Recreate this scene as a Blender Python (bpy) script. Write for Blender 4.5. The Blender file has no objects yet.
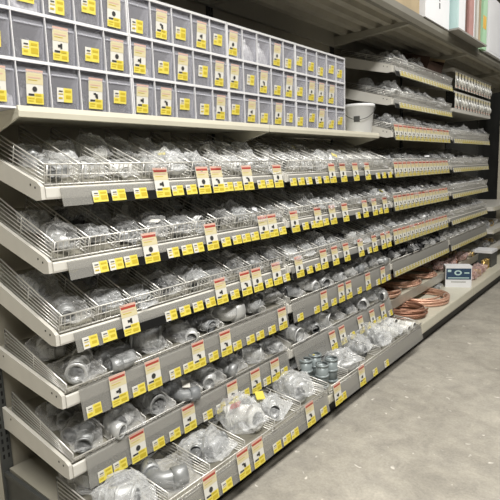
import bpy, math, random
from math import sin, cos, pi, radians
from mathutils import Vector, Matrix, noise
random.seed(7)
H = 1.235                     # eye height of the camera above the floor
SC = bpy.context.scene
COL = SC.collection

# ------------------------------------------------------------------ materials
def nodes_of(m):
    m.use_nodes = True
    nt = m.node_tree
    return nt, nt.nodes, nt.links, nt.nodes['Principled BSDF']

def pm(name, color, rough=.5, metal=0.0, var=0.0, scale=20.0, bump=0.0, bscale=None, spec=.5):
    m = bpy.data.materials.new(name)
    nt, N, Lk, b = nodes_of(m)
    b.inputs['Base Color'].default_value = (*color, 1)
    b.inputs['Roughness'].default_value = rough
    b.inputs['Metallic'].default_value = metal
    b.inputs['Specular IOR Level'].default_value = spec
    if var or bump:
        tc = N.new('ShaderNodeTexCoord')
        nz = N.new('ShaderNodeTexNoise'); nz.inputs['Scale'].default_value = scale
        nz.inputs['Detail'].default_value = 4
        Lk.new(tc.outputs['Object'], nz.inputs['Vector'])
        if var:
            r = N.new('ShaderNodeValToRGB')
            r.color_ramp.elements[0].position = .3; r.color_ramp.elements[1].position = .7
            r.color_ramp.elements[0].color = (*[c * (1 - var) for c in color], 1)
            r.color_ramp.elements[1].color = (*[min(1, c * (1 + var)) for c in color], 1)
            Lk.new(nz.outputs['Fac'], r.inputs['Fac']); Lk.new(r.outputs['Color'], b.inputs['Base Color'])
        if bump:
            n2 = nz
            if bscale:
                n2 = N.new('ShaderNodeTexNoise'); n2.inputs['Scale'].default_value = bscale; n2.inputs['Detail'].default_value = 3
                Lk.new(tc.outputs['Object'], n2.inputs['Vector'])
            bp = N.new('ShaderNodeBump'); bp.inputs['Strength'].default_value = bump
            bp.inputs['Distance'].default_value = .01
            Lk.new(n2.outputs['Fac'], bp.inputs['Height']); Lk.new(bp.outputs['Normal'], b.inputs['Normal'])
    return m

def clear(name, color, opac, rough=.15, bump=0.0, bscale=40.0, edge=.5, spec=.6):
    """thin clear plastic: see-through, with a hazy glossy skin"""
    m = bpy.data.materials.new(name)
    nt, N, Lk, b = nodes_of(m)
    b.inputs['Base Color'].default_value = (*color, 1)
    b.inputs['Roughness'].default_value = rough
    b.inputs['Specular IOR Level'].default_value = spec
    out = N['Material Output']
    tr = N.new('ShaderNodeBsdfTransparent'); mx = N.new('ShaderNodeMixShader')
    lw = N.new('ShaderNodeLayerWeight'); lw.inputs['Blend'].default_value = .35
    ma = N.new('ShaderNodeMath'); ma.operation = 'MULTIPLY_ADD'; ma.use_clamp = True
    ma.inputs[1].default_value = edge; ma.inputs[2].default_value = opac
    Lk.new(lw.outputs['Facing'], ma.inputs[0]); Lk.new(ma.outputs[0], mx.inputs['Fac'])
    Lk.new(tr.outputs[0], mx.inputs[1]); Lk.new(b.outputs[0], mx.inputs[2]); Lk.new(mx.outputs[0], out.inputs['Surface'])
    if bump:
        tc = N.new('ShaderNodeTexCoord')
        nz = N.new('ShaderNodeTexNoise'); nz.inputs['Scale'].default_value = bscale
        nz.inputs['Detail'].default_value = 5; nz.inputs['Distortion'].default_value = 1.2
        Lk.new(tc.outputs['Object'], nz.inputs['Vector'])
        bp = N.new('ShaderNodeBump'); bp.inputs['Strength'].default_value = bump; bp.inputs['Distance'].default_value = .02
        Lk.new(nz.outputs['Fac'], bp.inputs['Height']); Lk.new(bp.outputs['Normal'], b.inputs['Normal'])
        Lk.new(bp.outputs['Normal'], lw.inputs['Normal'])
    return m

M = {}
M['white_metal'] = pm('white enamel steel', (.60, .585, .54), .35, 0, .05, 9)
M['beige_metal'] = pm('beige enamel steel', (.32, .305, .255), .4, 0, .05, 6)
M['panel'] = pm('back panel enamel', (.36, .335, .27), .6, 0, .08, 4)
M['cream'] = pm('cream shelf enamel', (.60, .575, .475), .35, 0, .04, 7)
M['deck_steel'] = pm('overhead deck steel', (.36, .34, .28), .55, .0, .12, 5)
M['rail_paint'] = pm('overhead rail paint', (.17, .16, .13), .45, 0, .08, 6)
M['dark'] = pm('black steel', (.012, .012, .012), .5)
M['slot'] = pm('dark grey upright', (.075, .078, .075), .45, .3, .15, 15)
M['hole'] = pm('black slot', (.004, .004, .004), .9)
M['wire'] = pm('zinc wire', (.66, .65, .62), .3, .45)
M['zinc'] = pm('zinc fitting', (.60, .61, .61), .42, .5, .1, 30)
M['galv'] = pm('galvanised fitting', (.33, .34, .345), .45, .5, .2, 40)
M['pvc'] = pm('grey plastic fitting', (.20, .21, .22), .4, 0, .1, 20)
M['black'] = pm('black fitting', (.018, .018, .02), .4, .2, .2, 30)
M['bluegrey'] = pm('blue grey fitting', (.27, .31, .32), .35, .2, .1, 20)
M['white_fit'] = pm('white plastic fitting', (.75, .75, .72), .35)
M['copper'] = pm('copper tube', (.66, .41, .30), .35, .5, .15, 12)
M['copper_dark'] = pm('tarnished copper', (.36, .19, .13), .4, .6, .25, 14)
M['brass'] = pm('brass', (.62, .43, .16), .32, .8, .1, 20)
M['redpart'] = pm('red plastic', (.42, .07, .06), .4)
M['bag'] = clear('clear bag film', (.88, .89, .90), .045, .09, 1.0, 42, .44, 1.0)
M['bag_white'] = clear('milky bag film', (.88, .90, .92), .16, .12, 1.0, 38, .60, 1.0)
M['bag_red'] = clear('pinkish bag film', (.75, .55, .53), .25, .2, .9, 26, .5, .8)
M['strip'] = clear('clear grey ticket strip', (.34, .335, .315), .40, .30, 0, 9, .2, .5)
M['strip_black'] = pm('black ticket rail', (.008, .008, .008), .6, spec=.15)
M['bin_clear'] = clear('clear bin plastic', (.68, .68, .75), .12, .10, .06, 10, .30, .7)
M['bin_side'] = clear('bin side plastic', (.60, .61, .67), .30, .2, 0, 1, .30, .6)
M['bin_frame'] = pm('white bin frame plastic', (.66, .66, .68), .35)
M['bin_back'] = pm('grey lavender cabinet back', (.44, .44, .49), .5)
M['bin_goods'] = pm('dark small fittings', (.045, .045, .048), .4, .3, .6, 60)
M['bin_goods_light'] = pm('pale small fittings', (.50, .50, .52), .4, .2, .5, 50)
M['tag_white'] = pm('tag card', (.66, .65, .60), .5)
M['tag_cream'] = pm('tag cream', (.60, .54, .34), .5)
M['tag_red'] = pm('tag red', (.36, .05, .035), .5)
M['tag_pink'] = pm('tag pink', (.60, .38, .31), .5)
M['tag_yellow'] = pm('tag yellow', (.70, .60, .10), .5)
M['tag_ink'] = pm('tag ink', (.03, .03, .03), .6)
M['tag_gold'] = pm('tag ochre ink', (.50, .38, .02), .6)
M['tag_pale_dim'] = pm('tag pale yellow dimmed', (.50, .46, .24), .5)  # paler tags of the far bays, with the light fall-off put into their colour
M['carton'] = pm('brown carton', (.055, .028, .018), .8, 0, .1, 12)
M['wood'] = pm('tan board', (.42, .33, .20), .6, 0, .2, 6)
M['white_card'] = pm('white card', (.80, .81, .84), .5, 0, .03, 5)
M['grey_card'] = pm('grey card', (.30, .29, .27), .7, 0, .06, 6)
M['teal_card'] = pm('pale teal card', (.50, .68, .68), .5)
M['pink_card'] = pm('rosy brown card', (.46, .25, .23), .6, 0, .12, 12)
M['brown_card'] = pm('dark brown card', (.13, .06, .045), .6)
M['green_card'] = pm('pale green card', (.45, .72, .48), .5)
M['orange'] = pm('orange card', (.85, .50, .08), .5)
M['blue_ink'] = pm('navy label', (.022, .055, .115), .45)
M['bucket'] = pm('white bucket plastic', (.80, .81, .82), .4)
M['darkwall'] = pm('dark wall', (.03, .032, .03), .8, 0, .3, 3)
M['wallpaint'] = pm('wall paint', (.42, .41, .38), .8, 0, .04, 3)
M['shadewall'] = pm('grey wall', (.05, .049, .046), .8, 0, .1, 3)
M['ceil'] = pm('ceiling paint', (.48, .47, .45), .9, 0, .03, 2)
M['post'] = pm('tan post paint', (.62, .58, .48), .6, 0, .04, 4)

def concrete():
    m = bpy.data.materials.new('sealed concrete')
    nt, N, Lk, b = nodes_of(m)
    tc = N.new('ShaderNodeTexCoord')
    def nz(sc, det=6, rough=.6, dist=0):
        n = N.new('ShaderNodeTexNoise'); n.inputs['Scale'].default_value = sc; n.inputs['Detail'].default_value = det
        n.inputs['Roughness'].default_value = rough; n.inputs['Distortion'].default_value = dist
        Lk.new(tc.outputs['Object'], n.inputs['Vector']); return n
    def ramp(src, p0, c0, p1, c1):
        r = N.new('ShaderNodeValToRGB'); e = r.color_ramp.elements
        e[0].position = p0; e[0].color = (*c0, 1); e[1].position = p1; e[1].color = (*c1, 1)
        Lk.new(src, r.inputs['Fac']); return r
    def mix(a, b_, blend, fac):
        x = N.new('ShaderNodeMix'); x.data_type = 'RGBA'; x.blend_type = blend
        if isinstance(fac, float): x.inputs[0].default_value = fac
        else: Lk.new(fac, x.inputs[0])
        Lk.new(a, x.inputs[6])
        if isinstance(b_, tuple): x.inputs[7].default_value = (*b_, 1)
        else: Lk.new(b_, x.inputs[7])
        return x.outputs[2]
    base = ramp(nz(2.2, 8, .65, .4).outputs['Fac'], .3, (.325, .305, .265), .72, (.49, .462, .405))
    mid = ramp(nz(9, 8, .72, .5).outputs['Fac'], .32, (.72, .72, .73), .68, (1.08, 1.08, 1.07))
    c = mix(base.outputs['Color'], mid.outputs['Color'], 'MULTIPLY', 1.0)
    fine = ramp(nz(90, 4, .7).outputs['Fac'], .3, (.86, .86, .86), .7, (1.1, 1.1, 1.1))
    c = mix(c, fine.outputs['Color'], 'MULTIPLY', 1.0)
    pale = ramp(nz(23, 2, .4, .6).outputs['Fac'], .70, (0, 0, 0), .76, (1, 1, 1))      # pale scuffs
    c = mix(c, (.66, .63, .58), 'MIX', pale.outputs['Color'])
    rust = ramp(nz(3.1, 3, .5, .2).outputs['Fac'], .70, (0, 0, 0), .80, (.5, .5, .5))  # faint rusty stain
    c = mix(c, (.58, .40, .28), 'MIX', rust.outputs['Color'])
    Lk.new(c, b.inputs['Base Color'])
    b.inputs['Roughness'].default_value = .55; b.inputs['Specular IOR Level'].default_value = .3
    bp = N.new('ShaderNodeBump'); bp.inputs['Strength'].default_value = .12; bp.inputs['Distance'].default_value = .01
    Lk.new(nz(60, 5).outputs['Fac'], bp.inputs['Height']); Lk.new(bp.outputs['Normal'], b.inputs['Normal'])
    return m
M['concrete'] = concrete()

# ------------------------------------------------------------------ mesh builder
class MB:
    def __init__(s): s.v = []; s.f = []; s.mi = []; s.mats = []; s.sm = []
    def mat(s, m):
        if m not in s.mats: s.mats.append(m)
        return s.mats.index(m)
    def add(s, vs, fs, m, smooth=False, T=None):
        o = len(s.v); k = s.mat(m)
        s.v += [tuple(T @ Vector(v)) if T else tuple(v) for v in vs]
        for f in fs: s.f.append([i + o for i in f]); s.mi.append(k); s.sm.append(smooth)
    def box(s, a, b, m, T=None):
        (x0, y0, z0), (x1, y1, z1) = a, b
        x0, x1 = min(x0, x1), max(x0, x1); y0, y1 = min(y0, y1), max(y0, y1); z0, z1 = min(z0, z1), max(z0, z1)
        v = [(x0,y0,z0),(x1,y0,z0),(x1,y1,z0),(x0,y1,z0),(x0,y0,z1),(x1,y0,z1),(x1,y1,z1),(x0,y1,z1)]
        s.add(v, [(0,3,2,1),(4,5,6,7),(0,1,5,4),(1,2,6,5),(2,3,7,6),(3,0,4,7)], m, T=T)
    def prism(s, prof, y0, y1, m, T=None):
        """profile of (x, z), extruded along y"""
        n = len(prof)
        v = [(x, y0, z) for x, z in prof] + [(x, y1, z) for x, z in prof]
        f = [tuple(range(n)), tuple(range(2*n-1, n-1, -1))]
        f += [(i, i + n, (i+1) % n + n, (i+1) % n) for i in range(n)]
        s.add(v, f, m, T=T)
    def quad(s, vs, m, T=None): s.add(vs, [tuple(range(len(vs)))], m, T=T)
    def tube(s, pts, r, m, n=6, closed=False, caps=True, T=None, smooth=True):
        P = [Vector(p) for p in pts]; k = len(P)
        rr = r if isinstance(r, (list, tuple)) else [r] * k
        vs = []; ref = None
        for i in range(k):
            if closed: d = P[(i+1) % k] - P[i-1]
            else: d = P[min(i+1, k-1)] - P[max(i-1, 0)]
            if d.length < 1e-9: d = Vector((0,0,1))
            d.normalize()
            if ref is None:
                ref = Vector((0,0,1)) if abs(d.z) < .9 else Vector((1,0,0))
            a = ref - d * ref.dot(d)
            if a.length < 1e-6: a = d.orthogonal()
            a.normalize(); ref = a; b = d.cross(a)
            for j in range(n):
                t = 2*pi*j/n
                vs.append(P[i] + (a*cos(t) + b*sin(t)) * rr[i])
        fs = []
        for i in range(k if closed else k-1):
            i2 = (i+1) % k
            for j in range(n):
                j2 = (j+1) % n
                fs.append((i*n+j, i*n+j2, i2*n+j2, i2*n+j))
        if caps and not closed:
            fs.append(tuple(range(n-1, -1, -1))); fs.append(tuple((k-1)*n + j for j in range(n)))
        s.add([tuple(v) for v in vs], fs, m, smooth, T)
    def lathe(s, prof, m, n=16, T=None, smooth=True):
        """profile of (r, z) about z, closed loop when first = last"""
        k = len(prof); vs = []
        for r, z in prof:
            for j in range(n):
                t = 2*pi*j/n; vs.append((r*cos(t), r*sin(t), z))
        fs = [(i*n+j, i*n+(j+1) % n, (i+1)*n+(j+1) % n, (i+1)*n+j) for i in range(k-1) for j in range(n)]
        s.add(vs, fs, m, smooth, T)
    def mesh(s, name):
        me = bpy.data.meshes.new(name)
        me.from_pydata(s.v, [], s.f); me.update()
        for m in s.mats: me.materials.append(m)
        me.polygons.foreach_set('material_index', s.mi)
        me.polygons.foreach_set('use_smooth', s.sm)
        return me

def link(name, me, parent=None, loc=(0,0,0), rot=None, scale=None):
    o = bpy.data.objects.new(name, me); COL.objects.link(o)
    o.location = loc
    if rot is not None: o.rotation_euler = rot
    if scale is not None: o.scale = scale if not isinstance(scale, (int, float)) else (scale,)*3
    if parent: o.parent = parent
    return o
def tag(o, label, cat, group=None, kind=None):
    o['label'] = label; o['category'] = cat
    if group: o['group'] = group
    if kind: o['kind'] = kind
    return o
def thing(name, label, cat, loc=(0,0,0), rot=None, group=None):
    return tag(link(name, None, None, loc, rot), label, cat, group)
def struct(name, mb):
    o = link(name, mb.mesh(name)); o['kind'] = 'structure'; return o
def part(name, mb, parent, label=None):
    o = link(name, mb.mesh(name), parent)
    if label: o['label'] = label
    return o
ORD = ['first','second','third','fourth','fifth','sixth','seventh','eighth','ninth','tenth','eleventh','twelfth','thirteenth','fourteenth','fifteenth','sixteenth','seventeenth','eighteenth','nineteenth','twentieth']

Y0 = .754; SEC = 1.22
YS = [Y0 + SEC*k for k in range(6)]
XB = -1.797          # uprights / back panel
XF = -1.3745         # tray fronts
BAY = ['open-end bay', 'second bay', 'third bay', 'fourth bay']

# ------------------------------------------------------------------ setting
b = MB(); b.box((-3.2,-3.5,-.1), (1.9,10.2,0), M['concrete']); struct('floor', b)
b = MB(); b.box((-3.2,-3.5,3.6), (1.9,10.2,3.7), M['ceil']); struct('ceiling', b)
b = MB(); b.box((-3.3,-3.6,0), (-3.2,10.2,3.6), M['wallpaint']); struct('wall_left', b)
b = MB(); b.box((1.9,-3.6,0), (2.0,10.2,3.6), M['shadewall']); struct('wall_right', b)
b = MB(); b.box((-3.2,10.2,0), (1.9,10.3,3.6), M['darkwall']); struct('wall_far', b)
b = MB(); b.box((-3.2,-3.6,0), (1.9,-3.5,3.6), M['wallpaint']); struct('wall_near', b)
b = MB(); b.box((-1.59,7.02,0), (-1.27,7.34,3.6), M['post']); struct('trim_1', b)      # square column at the far end

# ------------------------------------------------------------------ gondola frame
g = thing('gondola_frame', 'beige backed steel shelving frame with dark slotted uprights holding every tray', 'shelving', (XB,Y0,0))
def gl(x, y, z): return (x - XB, y - Y0, z)
for k in range(5):
    b = MB()
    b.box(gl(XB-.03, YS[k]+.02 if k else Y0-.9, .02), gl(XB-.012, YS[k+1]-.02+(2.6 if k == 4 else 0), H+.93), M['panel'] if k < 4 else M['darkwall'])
    part('back_panel', b, g)
for k in range(6):
    b = MB(); y = YS[k]
    b.box(gl(XB-.045, y-.02, 0), gl(XB, y+.02, H+.93), M['slot'])
    for i in range(62):
        z = .22 + i*.03
        for s in (-.009, .009): b.box(gl(XB-.002, y+s-.0035, z), gl(XB+.0008, y+s+.0035, z+.017), M['hole'])
    part('upright', b, g)
for k in range(5):
    b = MB(); b.box(gl(-1.25, YS[k], 0), gl(-1.215, YS[k+1], H-1.125), M['dark']); part('kick_plate', b, g)
b = MB(); b.box(gl(XB, Y0-.012, 0), gl(-1.20, Y0-.002, H-1.069), M['slot']); b.box(gl(XB,Y0-.016,H-1.082), gl(-1.2,Y0-.002,H-1.064), M['slot'])
part('end_panel', b, g, 'dark grey base end panel')

# ------------------------------------------------------------------ overhead shelf
ZC = H+.895
ov = thing('overhead_shelf', 'wide ribbed steel shelf running overhead above all the bays', 'shelf', (XB,Y0,ZC))
def ol(x, y, z): return (x - XB, y - Y0, z - ZC)
b = MB()
nr = 5; w = (XB + 1.235)
ya, yb = -.6, 7.0
prof = []
xs0, xs1 = XB+.02, -1.26
for i in range(nr):
    p = xs0 + (xs1-xs0)*i/nr; d = (xs1-xs0)/nr
    prof += [(p, .0), (p+d*.50, .0), (p+d*.56, -.030), (p+d*.94, -.030)]
prof.append((xs1, 0))
top = [(x, z+.006) for x, z in reversed(prof)]
vs = [( x-XB, ya-Y0, z) for x, z in prof+top] + [(x-XB, yb-Y0, z) for x, z in prof+top]
n = len(prof+top)
b.add(vs, [(i, (i+1) % n, (i+1) % n + n, i+n) for i in range(n)], M['deck_steel'])
part('deck', b, ov)
b = MB(); b.prism([(-1.262-XB,-.045), (-1.235-XB,-.045), (-1.225-XB,-.02), (-1.225-XB,.018), (-1.262-XB,.018)], ya-Y0, yb-Y0, M['rail_paint']); part('front_rail', b, ov)
for k in range(6):
    b = MB(); y = YS[k]
    b.prism([(0.002,-.085), (0.04,-.085), (-1.262-XB,-.048), (-1.262-XB,-.028), (0.002,-.030)], y-.018-Y0, y+.018-Y0, M['beige_metal'])
    part('bracket', b, ov)
b = MB(); b.box(ol(XB+.0, ya, ZC-.09), ol(XB+.02, yb, ZC+.02), M['beige_metal']); part('rear_rail', b, ov)

# goods stored on top of the overhead shelf
ZT = ZC + .019
def slab(name, label, cat, x0, x1, y0, y1, h, m, extra=None):
    o = thing(name, label, cat, ((x0+x1)/2, (y0+y1)/2, ZT))
    b = MB(); dx, dy = abs(x1-x0)/2, (y1-y0)/2
    b.box((-dx,-dy,0), (dx,dy,h), m)
    part('body', b, o)
    if extra: extra(o, dx, dy, h)
    return o
def box_marks(o, dx, dy, h):
    b = MB()
    b.box((dx,-dy*.62,.16), (dx+.001,-dy*.54,.20), M['tag_ink']); b.box((dx,dy*.10,.10), (dx+.001,dy*.18,.135), M['tag_ink']); b.box((dx,dy*.10,.145), (dx+.001,dy*.16,.165), M['tag_ink'])
    part('printed_mark', b, o, 'small black printed marks')
    b = MB(); b.box((-dx-.001,-dy-.001,h), (dx+.001,dy+.001,h+.004), M['white_card']); part('lid', b, o)
def base_sheet(o, dx, dy, h):
    b = MB(); b.box((-dx,-dy,-.0), (dx,dy,.004), M['grey_card']); 
def capped(m):
    def f(o, dx, dy, h):
        b = MB(); b.box((dx,-dy*.9,.02), (dx+.0012,dy*.9,h-.03), m); part('front_sheet', b, o)
    return f
slab('storage_tray', 'tan board tray lying on the overhead shelf beside the white box', 'tray', -1.70, -1.24, 2.55, 3.30, .10, M['wood'])
slab('white_carton', 'white cardboard box with small black marks on the overhead shelf', 'box', -1.62, -1.215, 3.335, 3.80, .42, M['white_card'], box_marks)
slab('support_board', 'grey sheet of board jutting over the overhead shelf edge under the upright panels', 'board', -1.70, -1.155, 3.82, 4.56, .012, M['grey_card'])
ZT += .012
yq = 3.83
for lab, wd, h, m, xf in [('pale teal upright panel next to the white box on the overhead shelf', .035, .44, 'teal_card', -1.17),
                      ('thick white upright panel on the overhead shelf', .155, .46, 'white_card', -1.175),
                      ('dark brown upright panel on the overhead shelf', .07, .45, 'brown_card', -1.185),
                      ('rosy brown upright panel on the overhead shelf', .12, .47, 'pink_card', -1.175),
                      ('thin white upright panel between brown panels on the overhead shelf', .035, .46, 'white_card', -1.18),
                      ('narrow black upright panel on the overhead shelf', .03, .44, 'tag_ink', -1.19),
                      ('cream upright panel behind the black one on the overhead shelf', .05, .45, 'tag_white', -1.18),
                      ('tan wooden upright board on the overhead shelf', .05, .46, 'wood', -1.18)]:
    slab('upright_panel', lab, 'panel', -1.66, xf, yq, yq+wd, h, M[m]); yq += wd + .012
    COL.objects[-2]['group'] = 'panels standing on the overhead shelf'
ZT -= .012
def green_extra(o, dx, dy, h):
    b = MB(); b.box((dx,-dy*.95,.16), (dx+.0015,dy*.6,.26), M['orange']); part('orange_patch', b, o, 'orange and yellow patch')
slab('upright_panel', 'pale green upright panel with an orange patch on the overhead shelf', 'panel', -1.66, -1.20, 4.60, 4.72, .46, M['green_card'], green_extra)['group'] = 'panels standing on the overhead shelf'
slab('white_sheet_stack', 'large white sheet pack at the far end of the overhead shelf', 'sheets', -1.66, -1.20, 4.74, 5.9, .46, M['white_card'], capped(M['white_card']))

# ------------------------------------------------------------------ bin shelves
ZS = H + .200
for k in range(2):
    y0, y1 = YS[k]+.002, YS[k+1]-.002 + (.05 if k else 0)
    y1 = YS[k+1]-.002
    o = thing('bin_shelf', 'cream steel shelf under the clear bins, ' + ('open-end bay' if k == 0 else 'bay with the white bucket'), 'shelf', (XB,y0,ZS), None, 'cream shelves under the bins')
    b = MB(); b.box((.002,0,-.012), (-1.462-XB,y1-y0,0), M['cream']); part('deck', b, o)
    b = MB(); xl = -1.457-XB
    b.prism([(xl-.004,-.025), (xl+.003,-.024), (xl+.006,-.008), (xl+.003,.007), (xl-.004,.009), (xl-.006,-.002)], 0, y1-y0, M['cream']); part('front_lip', b, o)
    b = MB(); b.prism([(.002,-.10), (.03,-.10), (xl-.0065,-.026), (xl-.0065,-.0125), (.002,-.0125)], 0, .008, M['cream']); part('side_bracket', b, o)
    b = MB(); b.prism([(.002,-.10), (.03,-.10), (xl-.0065,-.026), (xl-.0065,-.0125), (.002,-.0125)], y1-y0-.008, y1-y0, M['cream']); part('side_bracket', b, o)

# ------------------------------------------------------------------ tag meshes
def tag_mesh(kind, var, w, h, yel='tag_yellow', head='tag_red'):
    """card lying in local yz, facing +x, hung from its top edge at z = 0; returns mesh"""
    b = MB(); t = .0012; e = .0006
    b.box((0,-w/2,-h), (t,w/2,0), M['tag_white'])
    def q(y0, y1, z0, z1, m, lift=1):
        x = t + e*lift
        b.quad([(x,y0*w,z0*h), (x,y1*w,z0*h), (x,y1*w,z1*h), (x,y0*w,z1*h)], m)
    if kind == 'big':
        q(-.5,.5,-.10,-.0, M['tag_pink']); q(-.46,.46,-.155,-.075, M[head],1.5)
        q(-.5,.5,-.42,-.155, M['tag_cream'])
        q(-.40,.35,-.24,-.21, M['tag_pink'],2); q(-.40,.15,-.31,-.29, M['tag_gold'],2)
        cx, cz = -.02, -.56
        if var == 0:
            for (a0,a1,c0,c1) in ((-.16,.02,-.54,-.48),(-.04,.14,-.62,-.51),(.02,.16,-.66,-.58)): q(a0,a1,c0,c1, M['tag_ink'],2)
        elif var == 1:
            x = t+e*2
            b.quad([(x,(cx+.15*cos(i*pi/4))*w,(cz)*h+.15*w*sin(i*pi/4)) for i in range(8)], M['tag_ink'])
        else:
            q(-.18,.10,-.60,-.52, M['tag_ink'],2); q(-.02,.10,-.64,-.48, M['tag_ink'],2)
        q(-.40,-.05,-.755,-.70, M['tag_ink'],2); q(.0,.36,-.755,-.70, M['tag_gold'],3)
        q(-.5,.5,-1,-.78, M[yel]); q(-.05,.5,-.80,-.68, M[yel],1.2)
        q(-.42,-.05,-.86,-.82, M['tag_gold'],2); q(-.42,-.1,-.93,-.90, M['tag_gold'],2); q(.02,.42,-.95,-.82, M['tag_gold'],2) if var == 1 else q(.05,.40,-.94,-.84, M['tag_gold'],2)
    else:
        q(-.08,.5,-1,0, M[yel]); q(-.5,-.08,-1,-.55, M[yel],.8) if var != 2 else None
        q(-.40,-.14,-.28,-.20, M['tag_ink'],2); q(-.42,-.12,-.46,-.40, M['tag_gold'],2); q(.02,.42,-.30,-.14, M['tag_gold'],2)
        q(.02,.44,-.82,-.44, M['tag_gold'],2) if var == 1 else q(.06,.40,-.74,-.5, M['tag_gold'],2)
        q(-.42,-.16,-.78,-.66, M['tag_gold'],2)
    return b.mesh('price_tag')
TAGB = [tag_mesh('big', v, .066, .104) for v in range(3)]
TAGS = [tag_mesh('small', v, .054, .036) for v in range(3)]
BINB = [tag_mesh('big', v, .053, .098, 'tag_yellow', 'tag_cream') for v in range(3)]
TAGP = [tag_mesh('big', v, .066, .104, 'tag_pale_dim') for v in range(3)]
TAGQ = [tag_mesh('small', v, .054, .036, 'tag_pale_dim') for v in range(3)]
BINS = [tag_mesh('small', v, .052, .043) for v in range(3)]

def hang_tag(me, st, p1, d, n, tilt, Lt, ly, tk):
    """card clipped with its foot on the strip's lower edge, standing a little proud of it"""
    t2 = tilt*(.80 if tk == 'B' else 1.0)
    lift = .002 if tk == 'B' else .004
    bx, bz = p1[0]-d[0]*lift+n[0]*.0042, p1[1]-d[1]*lift+n[1]*.0042
    link('price_tag', me, st, (bx - sin(t2)*Lt, ly, bz + cos(t2)*Lt), (0, -t2, 0))
# ------------------------------------------------------------------ bin cabinets
CP = .1045; RP = .138; CH = 3*RP + .004; CDEP = .2; XN = -1.47
ROWB = 'SSBSBBSBSBBSBSBSBBBN'     # middle row labels
ROWC = 'BBSBSBBSSBSBSBSSSBSS'     # bottom
ROWA = 'BSSSBSBSBSBNNBSSSSSS'     # top
drawer_mesh = None
def bin_body():
    b = MB(); w = CP - .009; h = RP - .014; d = .15; t = .0022
    # tilted front, sides, floor, back : local x toward the aisle
    fr = [(-.012, 0), (0, h*.80), (-.008, h*.84), (-.008, h)]
    for i in range(3):
        (x0,z0),(x1,z1) = fr[i], fr[i+1]
        b.add([(x0,-w/2,z0),(x0,w/2,z0),(x1,w/2,z1),(x1,-w/2,z1),(x0-t,-w/2,z0),(x0-t,w/2,z0),(x1-t,w/2,z1),(x1-t,-w/2,z1)],
              [(0,1,2,3),(7,6,5,4),(0,3,7,4),(1,5,6,2),(3,2,6,7),(0,4,5,1)], M['bin_clear'])
    for s in (-1, 1):
        y = s*(w/2 - t/2)
        b.prism([(-.014,0), (-.003,h*.8), (-d*.6,h*.95), (-d,h*.2), (-d,0)], y-t/2, y+t/2, M['bin_side'])
    b.box((-d,-w/2,0), (-.014,w/2,t), M['bin_side'])
    b.box((-.006,-w/2+.003,h*.80), (.003,w/2-.003,h*.835), M['bin_side'])
    return b.mesh('drawer')
BINM = bin_body()
def goods_mesh(seed, hgt, m):
    r = random.Random(seed); b = MB(); w = CP-.018; d = .11
    nx, ny = 9, 8; vs = []
    for i in range(nx+1):
        for j in range(ny+1):
            x = -.0165 - d*i/nx; y = -w/2 + w*j/ny
            e = 1 if 0 < j < ny and 0 < i < nx else .55
            z = hgt*e*(.55 + .75*abs(noise.noise(Vector((x*70+seed*3.1, y*70, seed)))) + r.uniform(0,.5))
            vs.append((x + r.uniform(-.002,.002), y + (r.uniform(-.002,.002) if 0 < j < ny else 0), z + .0025))
    fs = [(i*(ny+1)+j, i*(ny+1)+j+1, (i+1)*(ny+1)+j+1, (i+1)*(ny+1)+j) for i in range(nx) for j in range(ny)]
    o = len(vs)
    rim = [i*(ny+1) for i in range(nx+1)] + [nx*(ny+1)+j for j in range(1,ny+1)] + [i*(ny+1)+ny for i in range(nx-1,-1,-1)] + [j for j in range(ny-1,0,-1)]
    vs += [(vs[i][0], vs[i][1], .0025) for i in rim]
    R = len(rim)
    fs += [(rim[i], o+i, o+(i+1) % R, rim[(i+1) % R]) for i in range(R)] + [tuple(range(o, o+R))]
    b.add(vs, fs, m)
    for _ in range(9):     # a few fittings poking out of the heap
        x, y = -.03 - r.random()*.06, r.uniform(-.3,.3)*w*1.1
        a = r.uniform(0, pi); L = .012
        b.tube([(x-L*cos(a), y-L*sin(a), hgt*.8), (x+L*cos(a), y+L*sin(a), hgt*r.uniform(.9,1.4)+.004)], r.uniform(.005,.009), m, 7)
    return b.mesh('small_fittings')
GOODS = [goods_mesh(i, h, M['bin_goods']) for i, h in enumerate((.030,.040,.048,.056))] + [goods_mesh(9, .05, M['bin_goods_light']), goods_mesh(11, .085, M['bin_goods_light'])]
CABY = 2.757
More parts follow.
